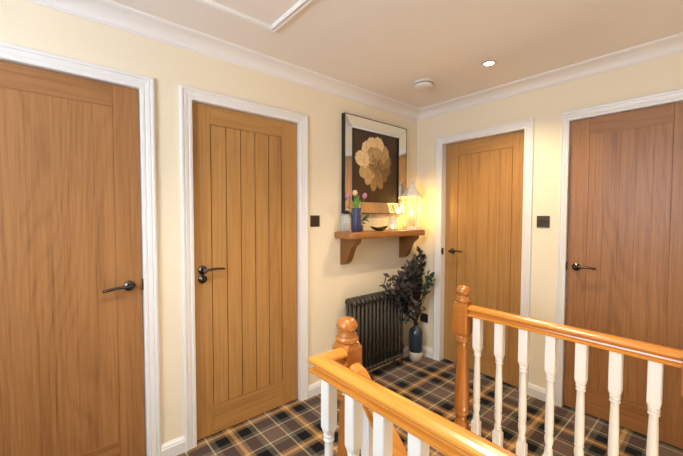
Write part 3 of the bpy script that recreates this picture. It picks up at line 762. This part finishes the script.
SW = .0415
def spindle(x, y, zt_=RZ+.002, zb_=.030, sh=0.0, name='spindle'):
    c = (x, y); mb = MB(); ch = .003
    mb.loft([sq_ring(SW, zb_, c, ch), sq_ring(SW, .236+sh, c, ch), sq_ring(SW*.80, .249+sh, c, SW*.2), sq_ring(SW*.72, .250+sh, c, SW*.2)])
    mb.loft([sq_ring(SW*.72, .630+sh, c, SW*.2), sq_ring(SW*.82, .632+sh, c, SW*.2), sq_ring(SW, .652+sh, c, ch), sq_ring(SW, zt_, c, ch)])
    mb.lathe([(r, z+sh) for r, z in ((.013, .249), (.0165, .252), (.0185, .257), (.0165, .262), (.0145, .264), (.0150, .267), (.0175, .270), (.0165, .276), (.0130, .281), (.0135, .290), (.0170, .305), (.0190, .322), (.0180, .336), (.0150, .346), (.0145, .349), (.0175, .352), (.0190, .357), (.0170, .362), (.0150, .364), (.0160, .367), (.0185, .371), (.0175, .376), (.0178, .385), (.0182, .42), (.0172, .48), (.0155, .55), (.0140, .598), (.0145, .601), (.0180, .604), (.0190, .608), (.0175, .613), (.0150, .615), (.0155, .617), (.0185, .620), (.0190, .625), (.0165, .631))], (x, y, 0), 20)
    return mb.build(name, M['spindle'], None, loc=(x, y, 0))
ords = ['first', 'second', 'third', 'fourth', 'fifth', 'sixth', 'seventh']
s0 = None
for k in range(7):
    y = -1.158-.1183*k
    lab = 'turned white spindle of the far balustrade, '+('next to its left newel post' if k == 0 else ords[k]+' from its left newel post' if k < 6 else 'closest to the right edge of the photo')
    if s0 is None: s0 = spindle(FX, y); o = s0
    else: o = s0.copy(); COL.objects.link(o); o.location = (FX, y, 0)
    tag(o, lab, 'spindle', 'spindles of the right hand balustrade')
nl = ['leftmost, under the handrail corner', 'second from the handrail corner', 'third from the handrail corner', 'fourth from the handrail corner, at the bottom edge']
for k in range(15):
    y = -1.165-.1225*k
    o = s0.copy(); COL.objects.link(o); o.location = (-2.045, y, 0)
    if k < 4: tag(o, 'turned white spindle of the near balustrade, '+nl[k], 'spindle', 'spindles of the near balustrade')
    else: tag(o, 'turned white spindle of the near balustrade, below the picture edge', 'spindle', 'spindles of the near balustrade out of view')

# sloping stair rail with its spindles
SLP = 1.10
sy0, sz0 = -1.130, .742
t = thing('stair_handrail', 'sloping varnished handrail descending behind the near balustrade', 'handrail', (NX, sy0, sz0))
mb = MB(); yy1 = sy0-1.9
mb.loft([[Vector((NX+a*1.1, sy0+.0, sz0+b*1.25)) for a, b in RP], [Vector((NX+a*1.1, sy0-.035, sz0+b*1.25-.012)) for a, b in RP], [Vector((NX+a*1.1, yy1, sz0+b*1.25-.012-SLP*(1.9-.035))) for a, b in RP]])
mb.build('rail', M['pine_y'], t)
for k in range(6):
    y = -1.205-.118*k; ztop = sz0-.012-SLP*(sy0-.035-y)-.002
    c = (NX, y); zb_ = -.02-RS*((SY-.02-y)/GO)
    zm = (ztop+zb_)/2
    mb = MB(); mb.loft([sq_ring(SW, zb_, c, .003), sq_ring(SW, zb_+.2, c, .003), sq_ring(SW*.75, zb_+.215, c, SW*.2)])
    mb.loft([sq_ring(SW*.75, ztop-.215, c, SW*.2), sq_ring(SW, ztop-.20, c, .003), sq_ring(SW, ztop-.0, c, .003)])
    h = ztop-zb_-.42
    mb.lathe([(.0150, 0), (.019, .012), (.015, .022), (.019, .05), (.015, .075), (.0185, .085), (.0178, .12), (.014, h-.03), (.019, h-.02), (.015, h-.010), (.018, h)], (NX, y, zb_+.21), 18)
    lab = 'white spindle under the sloping stair rail, closest to its newel post' if k == 0 else 'white spindle under the sloping stair rail, hidden farther down the stairs'
    tag(mb.build('stair_spindle', M['spindle'], None, loc=(NX, y, zb_)), lab, 'spindle', 'spindles under the stair rail')

# ------------------------------------------------------------------ light
def spot(x, y, e, size=130, col=(1, .80, .55)):
    l = bpy.data.lights.new('downlight_beam', 'SPOT'); l.energy = e; l.spot_size = math.radians(size); l.spot_blend = .9; l.shadow_soft_size = .035; l.color = col
    o = bpy.data.objects.new('downlight_beam', l); COL.objects.link(o); o.location = (x, y, H-.012)
E0 = [64, 2, 24, 14, 69]
C0 = [(1, .78, .50), (1, .85, .66), (1, .90, .78), (1, .90, .78), (1, .86, .68)]
for (x, y), e, c in zip(lights, E0, C0): spot(x, y, e, col=c)
l = bpy.data.lights.new('stairwell_fill', 'POINT'); l.energy = 44; l.color = (1, .86, .70); l.shadow_soft_size = .25  # added unseen fill in the stairwell, shining up to brighten the ceiling
o = bpy.data.objects.new('stairwell_fill', l); COL.objects.link(o); o.location = (-1.5, -2.5, -1.0)
l = bpy.data.lights.new('lantern_glow', 'POINT'); l.energy = 2.4; l.color = (1, .60, .13); l.shadow_soft_size = .02
o = bpy.data.objects.new('lantern_glow', l); COL.objects.link(o); o.location = lc+Vector((0, 0, .20))
l = bpy.data.lights.new('window_daylight', 'AREA'); l.shape = 'RECTANGLE'; l.size = WIN[1]-WIN[0]; l.size_y = WIN[3]-WIN[2]; l.energy = 66; l.color = (.72, .84, 1)
o = bpy.data.objects.new('window_daylight', l); COL.objects.link(o); o.location = (XL-.16, (WIN[0]+WIN[1])/2, (WIN[2]+WIN[3])/2); o.rotation_euler = (0, -PI/2, 0)
w = bpy.data.worlds.new('world'); sc.world = w; w.use_nodes = True
bg = w.node_tree.nodes['Background']; bg.inputs[0].default_value = (.6, .75, 1, 1); bg.inputs[1].default_value = 1.0

# ------------------------------------------------------------------ camera
cam = bpy.data.cameras.new('camera'); co = bpy.data.objects.new('camera', cam); COL.objects.link(co); sc.camera = co
cam.sensor_fit = 'HORIZONTAL'; cam.sensor_width = 36; cam.lens = 36*333.895/683; cam.clip_start = .02
yw, pt, rl = math.radians(49.2268), math.radians(2.1316), math.radians(.1188)
Fw = Vector((math.cos(yw)*math.cos(pt), math.sin(yw)*math.cos(pt), -math.sin(pt))); R = Vector((math.sin(yw), -math.cos(yw), 0)); U = R.cross(Fw)
R2 = R*math.cos(rl)+U*math.sin(rl); U2 = U*math.cos(rl)-R*math.sin(rl)
m = Matrix((R2, U2, -Fw)).transposed().to_4x4(); m.translation = Vector((-2.7406, -2.035, 1.37)); co.matrix_world = m

sc.view_settings.view_transform = 'Standard'; sc.view_settings.look = 'None'; sc.view_settings.gamma = 1.0; sc.view_settings.exposure = 0.35
